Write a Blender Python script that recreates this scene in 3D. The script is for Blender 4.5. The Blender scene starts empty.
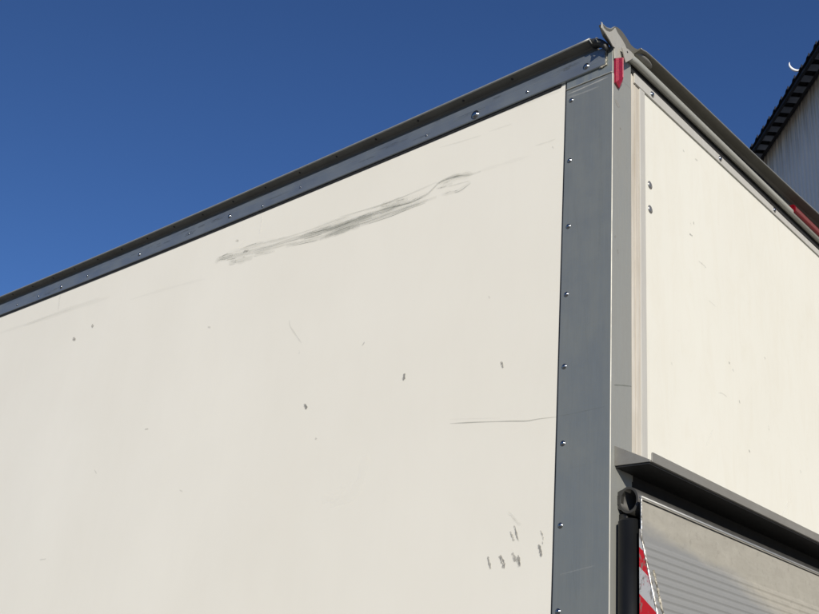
import bpy, bmesh, math, random
from mathutils import Vector, Matrix

random.seed(7)
sc = bpy.context.scene
C = sc.collection

# ------------------------------------------------------------------ camera
CAM_POS = (-2.2555, -1.4043, 1.6)
ROWS = ((0.6657, -0.7416, 0.0833), (0.3452, 0.2071, -0.9154), (0.6616, 0.6381, 0.3939))
cd = bpy.data.cameras.new('camera')
cam = bpy.data.objects.new('camera', cd)
C.objects.link(cam)
r, d, f = (Vector(v).normalized() for v in ROWS)
m = Matrix((r, -d, -f)).transposed().to_4x4()
m.translation = CAM_POS
cam.matrix_world = m
cd.sensor_width = 36.0
cd.lens = 1029.18 / 819 * 36
cd.clip_start = 0.05
cd.clip_end = 2000
sc.camera = cam

# ------------------------------------------------------------------ sky and sun
SUN = Vector((-1.43, -1.68, 1.0)).normalized()
EL = math.asin(SUN.z)
AZ = math.atan2(SUN.x, SUN.y)                # clockwise from +Y
w = bpy.data.worlds.new('World')
sc.world = w
w.use_nodes = True
nt = w.node_tree
nt.nodes.clear()
sky = nt.nodes.new('ShaderNodeTexSky')
sky.sky_type = 'NISHITA'
sky.sun_disc = False
sky.sun_elevation = EL
sky.sun_rotation = AZ
sky.altitude = 0
sky.air_density = 1.0
sky.dust_density = 0.0
sky.ozone_density = 10.0
bg = nt.nodes.new('ShaderNodeBackground')
bg.inputs['Strength'].default_value = 0.087
wo = nt.nodes.new('ShaderNodeOutputWorld')
tint = nt.nodes.new('ShaderNodeMixRGB')
tint.blend_type = 'MULTIPLY'
tint.inputs[0].default_value = 1.0
tint.inputs[2].default_value = (1.10, 1.0, 1.05, 1)
nt.links.new(sky.outputs[0], tint.inputs[1])
nt.links.new(tint.outputs[0], bg.inputs[0])
nt.links.new(bg.outputs[0], wo.inputs[0])

sl = bpy.data.lights.new('sun', 'SUN')
sl.energy = 4.9
sl.angle = math.radians(0.53)
sl.color = (1.0, 0.93, 0.81)
so = bpy.data.objects.new('sun', sl)
C.objects.link(so)
so.rotation_euler = SUN.to_track_quat('Z', 'Y').to_euler()
so.location = (-20, -24, 16)

sc.view_settings.view_transform = 'Standard'
sc.view_settings.look = 'None'
sc.view_settings.exposure = 0.0
sc.view_settings.gamma = 1.0
sc.view_settings.use_curve_mapping = False
sc.cycles.transparent_max_bounces = 96

# ------------------------------------------------------------------ material helpers
class Mat:
    def __init__(s, name, base=(.5, .5, .5), rough=.5, metal=0.0, spec=.5):
        s.m = bpy.data.materials.new(name)
        s.m.use_nodes = True
        s.nt = s.m.node_tree
        s.b = s.nt.nodes['Principled BSDF']
        s.b.inputs['Base Color'].default_value = (*base, 1)
        s.b.inputs['Roughness'].default_value = rough
        s.b.inputs['Metallic'].default_value = metal
        s.b.inputs['Specular IOR Level'].default_value = spec
        s.tc = None
    def n(s, t, **kw):
        q = s.nt.nodes.new(t)
        for k, v in kw.items():
            setattr(q, k, v)
        return q
    def l(s, a, b):
        s.nt.links.new(a, b)
    def coord(s, scale=(1, 1, 1), out='Object', loc=(0, 0, 0)):
        if s.tc is None:
            s.tc = s.n('ShaderNodeTexCoord')
        mp = s.n('ShaderNodeMapping')
        mp.inputs['Scale'].default_value = scale
        mp.inputs['Location'].default_value = loc
        s.l(s.tc.outputs[out], mp.inputs[0])
        return mp.outputs[0]
    def noise(s, scale=(1, 1, 1), size=5.0, detail=5, rough=.6, loc=(0, 0, 0), dist=0.0):
        q = s.n('ShaderNodeTexNoise')
        q.inputs['Scale'].default_value = size
        q.inputs['Detail'].default_value = detail
        q.inputs['Roughness'].default_value = rough
        q.inputs['Distortion'].default_value = dist
        s.l(s.coord(scale, loc=loc), q.inputs['Vector'])
        return q.outputs[0]
    def ramp(s, fac, stops):
        q = s.n('ShaderNodeValToRGB')
        e = q.color_ramp.elements
        while len(e) < len(stops):
            e.new(.5)
        for el, (p, c) in zip(e, stops):
            el.position = p
            el.color = (*c, 1) if isinstance(c, tuple) else (c, c, c, 1)
        s.l(fac, q.inputs[0])
        return q.outputs[0]
    def mix(s, fac, a, b, mode='MIX'):
        q = s.n('ShaderNodeMixRGB', blend_type=mode)
        for i, v in ((0, fac), (1, a), (2, b)):
            if isinstance(v, (int, float)):
                q.inputs[i].default_value = v if i == 0 else (v, v, v, 1)
            elif isinstance(v, tuple):
                q.inputs[i].default_value = (*v, 1)
            else:
                s.l(v, q.inputs[i])
        return q.outputs[0]
    def math(s, op, a, b=None, clamp=False):
        q = s.n('ShaderNodeMath', operation=op, use_clamp=clamp)
        for i, v in ((0, a), (1, b)):
            if v is None:
                continue
            if isinstance(v, (int, float)):
                q.inputs[i].default_value = v
            else:
                s.l(v, q.inputs[i])
        return q.outputs[0]
    def color(s, o):
        s.l(o, s.b.inputs['Base Color'])
    def roughn(s, o):
        s.l(o, s.b.inputs['Roughness'])
    def bump(s, h, strength=.2, dist=.002):
        q = s.n('ShaderNodeBump')
        q.inputs['Strength'].default_value = strength
        q.inputs['Distance'].default_value = dist
        s.l(h, q.inputs['Height'])
        s.l(q.outputs[0], s.b.inputs['Normal'])

M = {}

def cream(name, base, streak, warm):
    a = Mat(name, base, .42, 0, .35)
    big = a.noise((1, 1, 1), 1.3, 4, .55)
    c = a.mix(a.ramp(big, [(.3, 0.0), (.75, 1.0)]), base, tuple(x * y for x, y in zip(base, (.955, .95, .94))))
    st = a.noise((4, 4, .9), 3.0, 8, .7, loc=(3, 1, 0), dist=1.2)
    c = a.mix(a.math('MULTIPLY', a.ramp(st, [(.45, 0.0), (.8, 1.0)]), streak), c, warm)
    fine = a.noise((1, 1, 1), 38, 5, .7)
    c = a.mix(a.math('MULTIPLY', a.ramp(fine, [(.62, 0.0), (.8, 1.0)]), streak * .55), c, (.42, .40, .34))
    a.color(c)
    a.roughn(a.ramp(fine, [(.3, .36), (.8, .5)]))
    lo = a.noise((1, 1, .8), 2.2, 2, .4)
    a.bump(lo, .20, .012)
    M[name] = a.m
    return a
cream('cream_side', (.755, .73, .645), .05, (.56, .53, .46))
a = cream('cream_rear', (.735, .724, .645), .30, (.62, .57, .45))

def alu(name, base, rough, metal, vert, dust=(.2, .2, .19), dustamt=.3, bs=.06):
    a = Mat(name, base, rough, metal, .5)
    s = (40, 40, 1.2) if vert == 'z' else ((40, 1.0, 40) if vert == 'y' else (1.0, 40, 40))
    br = a.noise(s, 6, 4, .6)
    cl = a.noise((1, 1, 1), 6, 6, .65, loc=(5, 2, 1))
    s2 = (14, 14, 1.5) if vert == 'z' else ((14, 1.5, 14) if vert == 'y' else (1.5, 14, 14))
    st = a.noise(s2, 2.5, 5, .6, loc=(1, 7, 3))
    c = a.mix(a.ramp(br, [(.25, 0.0), (.8, 1.0)]), tuple(x * .94 for x in base), tuple(min(1, x * 1.05) for x in base))
    dm = a.math('MULTIPLY', a.ramp(a.mix(.5, cl, st), [(.42, 0.0), (.62, 1.0)]), dustamt)
    c = a.mix(dm, c, dust)
    a.color(c)
    inv = a.math('SUBTRACT', 1.0, a.math('MULTIPLY', dm, .9))
    a.l(a.math('MULTIPLY', inv, metal), a.b.inputs['Metallic'])
    a.roughn(a.ramp(cl, [(.3, rough - .07), (.75, rough + .12)]))
    a.bump(br, bs, .0006)
    M[name] = a.m
    return a
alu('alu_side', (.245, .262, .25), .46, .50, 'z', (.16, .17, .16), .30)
alu('alu_rail', (.28, .31, .325), .38, .72, 'y', (.12, .14, .155), .30)
alu('alu_cap', (.36, .39, .37), .42, .7, 'z', (.15, .17, .155), .6)
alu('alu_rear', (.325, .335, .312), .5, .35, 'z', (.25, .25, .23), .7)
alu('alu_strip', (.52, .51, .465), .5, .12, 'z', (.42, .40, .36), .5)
alu('alu_tube', (.42, .425, .38), .48, .25, 'x', (.30, .29, .25), .6)
alu('alu_ledge', (.235, .23, .21), .5, .25, 'x', (.16, .15, .13), .6)
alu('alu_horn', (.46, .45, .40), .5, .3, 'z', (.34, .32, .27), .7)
alu('gutter', (.15, .147, .132), .6, .3, 'y', (.075, .073, .066), .6)
alu('gutter_rear', (.14, .134, .112), .6, .3, 'x', (.085, .08, .064), .7)
alu('gutter_edge', (.34, .35, .34), .45, .5, 'y', (.22, .22, .2), .6)
alu('silver', (.42, .42, .40), .45, .7, 'x', (.3, .29, .27), .3)

a = Mat('gasket', (.50, .46, .40), .75, 0, .3)
st = a.noise((22, 22, .6), 2.2, 4, .6)
st2 = a.noise((8, 8, 2), 4, 5, .6, loc=(2, 2, 2))
a.color(a.mix(a.ramp(st2, [(.4, 0.0), (.75, .5)]), a.ramp(st, [(.3, (.43, .385, .32)), (.5, (.52, .485, .42)), (.72, (.64, .60, .53))]), (.38, .34, .27)))
M['gasket'] = a.m

for nm, bc, ro in (('rubber', (.022, .022, .021), .5), ('seal', (.012, .012, .012), .6), ('dark_void', (.01, .01, .01), .9), ('post', (.0035, .0038, .004), .45)):
    a = Mat(nm, bc, ro, 0, .4)
    q = a.noise((1, 1, .4), 25, 5, .65)
    a.color(a.ramp(q, [(.3, bc), (.8, tuple(x * 2.0 for x in bc))]))
    a.bump(q, .25, .001)
    M[nm] = a.m
a = Mat('rubber_grey', (.035, .035, .032), .55, 0, .4)
q = a.noise((1, 1, 1), 30, 5, .65)
a.color(a.ramp(q, [(.3, (.026, .026, .024)), (.8, (.055, .053, .048))]))
a.bump(q, .3, .001)
M['rubber_grey'] = a.m

a = Mat('screw_metal', (.34, .35, .36), .17, 1.0)
M['screw_metal'] = a.m
a = Mat('screw_dull', (.30, .30, .29), .38, .7)
M['screw_dull'] = a.m

def lens(name, col):
    a = Mat(name, col, .22, 0, .6)
    v = a.n('ShaderNodeTexVoronoi')
    v.inputs['Scale'].default_value = 260
    a.l(a.coord(), v.inputs['Vector'])
    a.color(a.ramp(v.outputs['Distance'], [(0, tuple(x * 1.25 for x in col)), (.8, tuple(x * .7 for x in col))]))
    a.b.inputs['Coat Weight'].default_value = .6
    a.b.inputs['Coat Roughness'].default_value = .08
    M[name] = a.m
lens('red_reflector', (.30, .006, .020))
lens('red_lamp', (.15, .004, .010))
M['red_lamp'].node_tree.nodes['Principled BSDF'].inputs['Coat Weight'].default_value = .1
M['red_lamp'].node_tree.nodes['Principled BSDF'].inputs['Specular IOR Level'].default_value = .08
lens('red_glint', (.62, .16, .19))

# platform of the tail lift: dusty aluminium that turns bluish grey below a soft slanted line
def lift_mat(name):
    a = Mat(name, (.45, .44, .39), .68, .1, .3)
    big = a.noise((1.0, 1, 2.6), 2.3, 5, .6, loc=(.35, 0, .25))
    st = a.noise((2.0, 6, 6), 4.5, 6, .7, dist=.6)
    sp = a.noise((1, 1, 1), 45, 6, .75)
    ver = a.noise((20, 20, 2.5), 1.6, 5, .65, loc=(.3, 3, 0))
    dust = a.ramp(st, [(.3, (.33, .31, .262)), (.75, (.42, .398, .338))])
    dust = a.mix(a.math('MULTIPLY', a.ramp(ver, [(.42, 0.0), (.68, 1.0)]), .42), dust, (.34, .325, .27))
    dust = a.mix(a.math('MULTIPLY', a.ramp(sp, [(.55, 0.0), (.70, 1.0)]), .45), dust, (.20, .19, .16))
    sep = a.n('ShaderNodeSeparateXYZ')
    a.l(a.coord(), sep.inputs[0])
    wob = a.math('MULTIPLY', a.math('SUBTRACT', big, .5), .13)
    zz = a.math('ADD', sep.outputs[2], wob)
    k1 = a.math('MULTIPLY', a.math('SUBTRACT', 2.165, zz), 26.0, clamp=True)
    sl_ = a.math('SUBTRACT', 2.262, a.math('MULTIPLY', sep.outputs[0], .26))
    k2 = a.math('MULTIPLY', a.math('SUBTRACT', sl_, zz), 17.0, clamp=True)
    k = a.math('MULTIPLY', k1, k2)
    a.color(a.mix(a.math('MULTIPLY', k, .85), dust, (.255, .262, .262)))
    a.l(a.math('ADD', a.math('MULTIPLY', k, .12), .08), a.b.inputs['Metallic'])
    a.bump(st, .25, .0008)
    M[name] = a.m
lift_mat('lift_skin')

# hazard tape: red and white diagonal blocks, scuffed
a = Mat('hazard_tape', (.6, .6, .6), .4, 0, .5)
sep = a.n('ShaderNodeSeparateXYZ')
a.l(a.coord(), sep.inputs[0])
ph = a.math('ADD', sep.outputs[2], a.math('MULTIPLY', sep.outputs[1], -1.0))
ph = a.math('ADD', ph, .009)
fr = a.math('FRACT', a.math('DIVIDE', ph, .113))
wh = a.math('GREATER_THAN', fr, .425)
base = a.mix(wh, (.46, .012, .016), (.42, .42, .42))
sc1 = a.noise((1, 1, .5), 55, 5, .7)
base = a.mix(a.ramp(sc1, [(.50, 0.0), (.56, .9)]), base, (.17, .16, .14))
sc2 = a.noise((1, 1, .6), 34, 4, .6, loc=(4, 4, 4))
base = a.mix(a.math('MULTIPLY', a.ramp(sc2, [(.58, 0.0), (.63, .85)]), wh), base, (.36, .03, .05))
a.color(base)
M['hazard_tape'] = a.m

a = Mat('worn_edge', (.6, .6, .58), .4, .5)
q = a.noise((1, 1, 1), 48, 5, .75)
a.color(a.ramp(q, [(.42, (.10, .09, .075)), (.50, (.42, .41, .38)), (.60, (.78, .78, .76))]))
M['worn_edge'] = a.m
a = Mat('sealant', (.35, .32, .25), .7)
q = a.noise((1, 1, 1), 110, 4, .7)
a.color(a.ramp(q, [(.4, (.06, .055, .045)), (.5, (.35, .32, .25)), (.62, (.62, .58, .48))]))
M['sealant'] = a.m
a = Mat('white_steel', (.8, .8, .8), .4)
M['white_steel'] = a.m

# scuffs in the paint: skin thin film, see-through where the rub missed
def scuff(name, col):
    a = Mat(name, col, .7, 0, .2)
    uv = a.n('ShaderNodeUVMap', uv_map='UVMap')
    mp = a.n('ShaderNodeMapping')
    mp.inputs['Scale'].default_value = (9, 170, 1)
    a.l(uv.outputs[0], mp.inputs[0])
    n1 = a.n('ShaderNodeTexNoise')
    n1.inputs['Scale'].default_value = 3.0
    n1.inputs['Detail'].default_value = 5
    n1.inputs['Roughness'].default_value = .65
    a.l(mp.outputs[0], n1.inputs['Vector'])
    mp2 = a.n('ShaderNodeMapping')
    mp2.inputs['Scale'].default_value = (60, 110, 1)
    a.l(uv.outputs[0], mp2.inputs[0])
    n2 = a.n('ShaderNodeTexNoise')
    n2.inputs['Scale'].default_value = 3.0
    n2.inputs['Detail'].default_value = 6
    n2.inputs['Roughness'].default_value = .7
    a.l(mp2.outputs[0], n2.inputs['Vector'])
    at = a.n('ShaderNodeAttribute', attribute_name='amount')
    sp = a.n('ShaderNodeSeparateColor')
    a.l(at.outputs['Color'], sp.inputs[0])
    s1 = a.ramp(n1.outputs[0], [(.36, .0), (.60, 1.0)])
    s2 = a.ramp(n2.outputs[0], [(.40, .25), (.56, 1.0)])
    edge = a.math('POWER', sp.outputs[1], .55)
    al = a.math('MULTIPLY', a.math('MULTIPLY', s1, s2), edge)
    al = a.math('MULTIPLY', al, sp.outputs[0], clamp=True)
    a.l(al, a.b.inputs['Alpha'])
    M[name] = a.m
scuff('scuff', (.17, .185, .155))
scuff('rubbed_or_lit', (.90, .89, .84))
scuff('scuff_dark', (.012, .014, .018))
def chip(name, col):
    a = Mat(name, col, .8, 0, .2)
    n1 = a.ramp(a.noise((1, 1, .45), 210, 4, .75), [(.36, 0.0), (.62, 1.0)])
    at = a.n('ShaderNodeAttribute', attribute_name='amount')
    sp = a.n('ShaderNodeSeparateColor')
    a.l(at.outputs['Color'], sp.inputs[0])
    k = a.math('MULTIPLY', a.math('POWER', sp.outputs[1], .6), a.math('ADD', n1, .12))
    al = a.math('MULTIPLY', a.ramp(k, [(.25, 0.0), (.55, 1.0)]), sp.outputs[0], clamp=True)
    a.l(al, a.b.inputs['Alpha'])
    M[name] = a.m
chip('chip', (.25, .245, .225))

a = Mat('asphalt', (.05, .05, .05), .9)
q = a.noise((1, 1, 1), 3, 8, .7)
a.color(a.ramp(q, [(.3, (.15, .145, .13)), (.7, (.20, .19, .17))]))
M['asphalt'] = a.m

a = Mat('shed_wall', (.5, .53, .55), .55, 0, .4)
q = a.noise((5, 5, .25), 3, 6, .7)
q2 = a.noise((1, 1, 1), 1.0, 5, .6)
sep = a.n('ShaderNodeSeparateXYZ')
a.l(a.coord(), sep.inputs[0])
top = a.math('MULTIPLY', a.math('SUBTRACT', sep.outputs[2], -.75), 1.6, clamp=True)
drip = a.math('MULTIPLY', a.ramp(a.noise((16, 16, .35), 3, 5, .7, loc=(1, 1, 1)), [(.38, 0.0), (.62, 1.0)]), top)
c = a.mix(a.ramp(q, [(.3, 0.0), (.8, 1.0)]), (.86, .78, .66), (.76, .68, .57))
c = a.mix(a.math('MULTIPLY', drip, .75), c, (.06, .06, .055))
a.color(c)
M['shed_wall'] = a.m
a = Mat('shed_roof', (.02, .02, .022), .7, 0, .3)
M['shed_roof'] = a.m
a = Mat('soffit', (.11, .125, .15), .7, 0, .3)
q = a.noise((1, 1, 1), 3, 4, .6)
a.color(a.ramp(q, [(.3, (.10, .11, .13)), (.7, (.24, .25, .28))]))
M['soffit'] = a.m
a = Mat('tyre', (.02, .02, .02), .8)
M['tyre'] = a.m
a = Mat('rim_steel', (.4, .4, .4), .5, .6)
M['rim_steel'] = a.m

# ------------------------------------------------------------------ mesh helpers
def link(name, bm, mats, parent=None, smooth=False, loc=(0, 0, 0)):
    bmesh.ops.recalc_face_normals(bm, faces=bm.faces)
    me = bpy.data.meshes.new(name)
    if smooth:
        for f_ in bm.faces:
            f_.smooth = True
    bm.to_mesh(me)
    bm.free()
    for q_ in (mats if isinstance(mats, (list, tuple)) else [mats]):
        me.materials.append(M[q_])
    o = bpy.data.objects.new(name, me)
    C.objects.link(o)
    o.location = loc
    if parent is not None:
        o.parent = parent
    return o

def root(name, loc, label, cat, group=None):
    o = bpy.data.objects.new(name, None)
    C.objects.link(o)
    o.location = loc
    o.empty_display_size = .3
    o['label'] = label
    o['category'] = cat
    if group:
        o['group'] = group
    return o

def box(bm, x0, x1, y0, y1, z0, z1, bev=0, seg=2):
    r_ = bmesh.ops.create_cube(bm, size=1)
    vs = r_['verts']
    for v in vs:
        v.co = Vector(((x0 + x1) / 2 + v.co.x * (x1 - x0), (y0 + y1) / 2 + v.co.y * (y1 - y0), (z0 + z1) / 2 + v.co.z * (z1 - z0)))
    if bev:
        es = list({e for v in vs for e in v.link_edges})
        bmesh.ops.bevel(bm, geom=es, offset=bev, segments=seg, profile=.5, affect='EDGES')
    return bm

def prism(bm, poly, axis, a0, a1, bev=0, seg=2):
    """closed polygon in the two other axes (kept in xyz order) extruded along axis"""
    def mk(p, t):
        q_ = list(p)
        q_.insert('xyz'.index(axis), t)
        return Vector(q_)
    A = [bm.verts.new(mk(p, a0)) for p in poly]
    B = [bm.verts.new(mk(p, a1)) for p in poly]
    n_ = len(poly)
    fs = [bm.faces.new(A), bm.faces.new(B[::-1])]
    for i in range(n_):
        fs.append(bm.faces.new((A[i], B[i], B[(i + 1) % n_], A[(i + 1) % n_])))
    if bev:
        es = list({e for f_ in fs for e in f_.edges})
        bmesh.ops.bevel(bm, geom=es, offset=bev, segments=seg, profile=.5, affect='EDGES')
    return bm

def sweep(bm, prof, axis, stations, off):
    """closed profile swept along axis through many stations; off(t) -> (da, db) shift"""
    rings = []
    for t in stations:
        da, db = off(t)
        ring = []
        for p in prof:
            q_ = [p[0] + da, p[1] + db]
            q_.insert('xyz'.index(axis), t)
            ring.append(bm.verts.new(q_))
        rings.append(ring)
    n_ = len(prof)
    for a_, b_ in zip(rings, rings[1:]):
        for i in range(n_):
            bm.faces.new((a_[i], b_[i], b_[(i + 1) % n_], a_[(i + 1) % n_]))
    bm.faces.new(rings[0])
    bm.faces.new(rings[-1][::-1])
    return bm

def cyl(bm, p0, p1, r0, r1=None, seg=24, caps=True):
    p0, p1 = Vector(p0), Vector(p1)
    r1 = r0 if r1 is None else r1
    dd = (p1 - p0)
    q_ = dd.to_track_quat('Z', 'Y').to_matrix()
    A, B = [], []
    for i in range(seg):
        t = 2 * math.pi * i / seg
        u = q_ @ Vector((math.cos(t), math.sin(t), 0))
        A.append(bm.verts.new(p0 + u * r0))
        B.append(bm.verts.new(p1 + u * r1))
    for i in range(seg):
        bm.faces.new((A[i], A[(i + 1) % seg], B[(i + 1) % seg], B[i]))
    if caps:
        bm.faces.new(A[::-1])
        bm.faces.new(B)
    return bm

def dome(bm, c, nrm, rad, h, seg=20, rings=5, flange=0.0):
    c, nrm = Vector(c), Vector(nrm).normalized()
    q_ = nrm.to_track_quat('Z', 'Y').to_matrix()
    prev = None
    prof = []
    if flange:
        prof += [(rad * (1 + flange), 0), (rad * (1 + flange), h * .18)]
    for k in range(rings):
        t = math.pi / 2 * k / rings
        prof.append((rad * math.cos(t), h * (.18 if flange else 0) + h * .82 * math.sin(t)))
    for (rr, hh) in prof:
        ring = [bm.verts.new(c + q_ @ Vector((rr * math.cos(2 * math.pi * i / seg), rr * math.sin(2 * math.pi * i / seg), hh))) for i in range(seg)]
        if prev:
            for i in range(seg):
                bm.faces.new((prev[i], prev[(i + 1) % seg], ring[(i + 1) % seg], ring[i]))
        else:
            bm.faces.new(ring[::-1])
        prev = ring
    t = bm.verts.new(c + nrm * h)
    for i in range(seg):
        bm.faces.new((prev[i], prev[(i + 1) % seg], t))
    return bm

def tube_path(bm, pts, radii, seg=12):
    pts = [Vector(p) for p in pts]
    prev = None
    up = None
    for i, p in enumerate(pts):
        t = (pts[min(i + 1, len(pts) - 1)] - pts[max(i - 1, 0)]).normalized()
        if up is None:
            up = t.orthogonal().normalized()
        up = (up - t * up.dot(t)).normalized()
        s_ = t.cross(up)
        ring = [bm.verts.new(p + (up * math.cos(2 * math.pi * k / seg) + s_ * math.sin(2 * math.pi * k / seg)) * radii[i]) for k in range(seg)]
        if prev:
            for k in range(seg):
                bm.faces.new((prev[k], prev[(k + 1) % seg], ring[(k + 1) % seg], ring[k]))
        else:
            bm.faces.new(ring[::-1])
        prev = ring
    bm.faces.new(prev)
    return bm

# ------------------------------------------------------------------ paint marks (metres on the wall: along, height; width; strength)
PILLAR_SIDE = [
    ([(0.1663, 2.4757), (0.1204, 2.475), (0.0629, 2.4778), (0.013, 2.4801)], 0.0028, 0.28),
    ([(0.1262, 3.1294), (0.106, 3.0064)], 0.005, 0.12),
    ([(0.085, 2.8093), (0.0644, 2.5652)], 0.0058, 0.1),
    ([(0.1106, 2.082), (0.0901, 1.9814)], 0.0049, 0.12),
    ([(0.1602, 3.5367), (0.1173, 3.5373), (0.0122, 3.5411)], 0.0046, -0.55),
    ([(0.158, 3.5244), (0.1095, 3.5199), (0.0441, 3.5191)], 0.006, -0.25),
    ([(0.0427, 3.398), (0.0332, 3.1848), (0.0369, 2.923)], 0.0102, 0.12),
    ([(0.1166, 2.7238), (0.0347, 2.7367)], 0.003, 0.1),
    ([(0.1357, 2.3217), (0.0298, 2.3316)], 0.003, 0.1),
    ([(0.1434, 2.0454), (0.0383, 2.0635)], 0.003, -0.15),
]
PILLAR_REAR = [
    ([(0.0107, 2.5424), (0.0486, 2.5534), (0.1005, 2.5667)], 0.0029, 0.35),
    ([(0.037, 3.3735), (0.0422, 3.3673)], 0.0078, 0.5),
    ([(0.025, 2.9556), (0.0305, 2.9451)], 0.0048, 0.4),
    ([(0.0113, 2.9946), (0.0162, 2.9902)], 0.0071, 0.6),
    ([(0.0096, 3.459), (0.0326, 3.443)], 0.0109, 0.1),
]
RAIL_MARKS = [
    ([(2.4174, 3.6022), (2.3802, 3.6022), (2.3433, 3.6022)], 0.0052, 0.3),
    ([(3.5305, 3.6238), (3.4989, 3.6238), (3.4676, 3.6238)], 0.0109, 0.3),
    ([(2.4873, 3.623), (2.4572, 3.623), (2.4273, 3.6229)], 0.0054, 0.3),
    ([(2.3172, 3.6425), (2.3025, 3.6425), (2.2878, 3.6425)], 0.0077, 0.6),
    ([(0.5468, 3.6061), (0.5186, 3.6061), (0.4905, 3.6061)], 0.0057, -0.25),
    ([(0.1771, 3.6375), (0.1465, 3.6375), (0.1163, 3.6375)], 0.0061, 0.6),
    ([(0.887, 3.6212), (0.8651, 3.6212), (0.8434, 3.6212)], 0.0054, 0.3),
    ([(0.2126, 3.636), (0.1525, 3.636), (0.0938, 3.636)], 0.0061, 0.3),
    ([(0.2916, 3.6242), (0.2342, 3.6242), (0.1779, 3.6242)], 0.0062, -0.15),
    ([(2.6088, 3.6176), (2.5779, 3.6176), (2.5472, 3.6175)], 0.0069, 0.45),
    ([(2.1324, 3.6362), (2.1167, 3.6362), (2.1012, 3.6362)], 0.0046, -0.25),
    ([(0.0989, 3.6216), (0.0546, 3.6216), (0.0111, 3.6216)], 0.0055, 0.45),
    ([(0.099, 3.6062), (0.0668, 3.6062), (0.035, 3.6062)], 0.0038, -0.25),
    ([(1.6076, 3.6059), (1.5695, 3.6059), (1.5318, 3.6059)], 0.0066, -0.25),
    ([(1.2244, 3.6404), (1.2062, 3.6404), (1.1882, 3.6404)], 0.004, 0.45),
    ([(2.2446, 3.6251), (2.1795, 3.6251), (2.1155, 3.6251)], 0.005, 0.45),
    ([(2.1805, 3.5984), (2.146, 3.5984), (2.1118, 3.5984)], 0.0047, 0.6),
    ([(0.7177, 3.643), (0.7049, 3.643), (0.6921, 3.643)], 0.0046, 0.45),
    ([(0.6109, 3.6165), (0.5483, 3.6165), (0.4871, 3.6165)], 0.0057, 0.3),
    ([(2.1724, 3.6063), (2.1327, 3.6063), (2.0933, 3.6063)], 0.005, 0.6),
    ([(1.0956, 3.6046), (1.0511, 3.6046), (1.0073, 3.6046)], 0.0051, 0.6),
    ([(2.7363, 3.6349), (2.7006, 3.6349), (2.6652, 3.6349)], 0.0062, 0.3),
    ([(1.6143, 3.607), (1.5482, 3.607), (1.4835, 3.607)], 0.0045, 0.3),
    ([(3.3192, 3.6055), (3.2637, 3.6055), (3.209, 3.6054)], 0.0058, 0.3),
    ([(1.2606, 3.6249), (1.2298, 3.6249), (1.1993, 3.6249)], 0.0039, -0.15),
    ([(2.1854, 3.6451), (2.1329, 3.6451), (2.0812, 3.6451)], 0.0053, 0.45),
    ([(2.3962, 3.6169), (2.3809, 3.6169), (2.3655, 3.6169)], 0.0066, 0.45),
    ([(0.9551, 3.6174), (0.931, 3.6174), (0.907, 3.6174)], 0.0044, 0.3),
    ([(2.3389, 3.6088), (2.3131, 3.6088), (2.2876, 3.6088)], 0.0056, 0.6),
    ([(2.8606, 3.5998), (2.7903, 3.5998), (2.7212, 3.5997)], 0.0077, -0.15),
    ([(1.7526, 3.6404), (1.7012, 3.6403), (1.6505, 3.6403)], 0.0077, -0.25),
    ([(3.4072, 3.616), (3.3669, 3.616), (3.327, 3.616)], 0.0104, -0.15),
    ([(0.313, 3.6412), (0.2839, 3.6412), (0.2551, 3.6412)], 0.0056, -0.25),
    ([(2.0867, 3.6173), (2.0608, 3.6173), (2.0351, 3.6173)], 0.0081, 0.6),
    ([(1.9924, 3.6159), (1.9498, 3.6159), (1.9077, 3.6159)], 0.0083, 0.6),
    ([(0.175, 3.6288), (0.1615, 3.6288), (0.148, 3.6288)], 0.0063, 0.45),
    ([(0.6317, 3.6098), (0.5737, 3.6098), (0.5169, 3.6098)], 0.0067, -0.25),
    ([(0.9912, 3.6242), (0.9374, 3.6242), (0.8845, 3.6242)], 0.0074, 0.45),
    ([(0.5529, 3.607), (0.5329, 3.607), (0.5129, 3.607)], 0.0056, 0.6),
    ([(3.0055, 3.6362), (2.9435, 3.6362), (2.8825, 3.6362)], 0.0096, -0.15),
    ([(3.3457, 3.6431), (3.3221, 3.6431), (3.2986, 3.6431)], 0.0085, -0.15),
    ([(0.6153, 3.6195), (0.5751, 3.6195), (0.5354, 3.6195)], 0.0035, 0.3),
    ([(0.8194, 3.6023), (0.7766, 3.6023), (0.7344, 3.6023)], 0.0045, 0.45),
    ([(3.3958, 3.6012), (3.3278, 3.6012), (3.2609, 3.6012)], 0.0102, 0.6),
    ([(0.4581, 3.6365), (0.442, 3.6365), (0.426, 3.6365)], 0.0053, 0.6),
    ([(2.5701, 3.6442), (2.5329, 3.6442), (2.4961, 3.6442)], 0.0085, 0.6),
]
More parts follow.
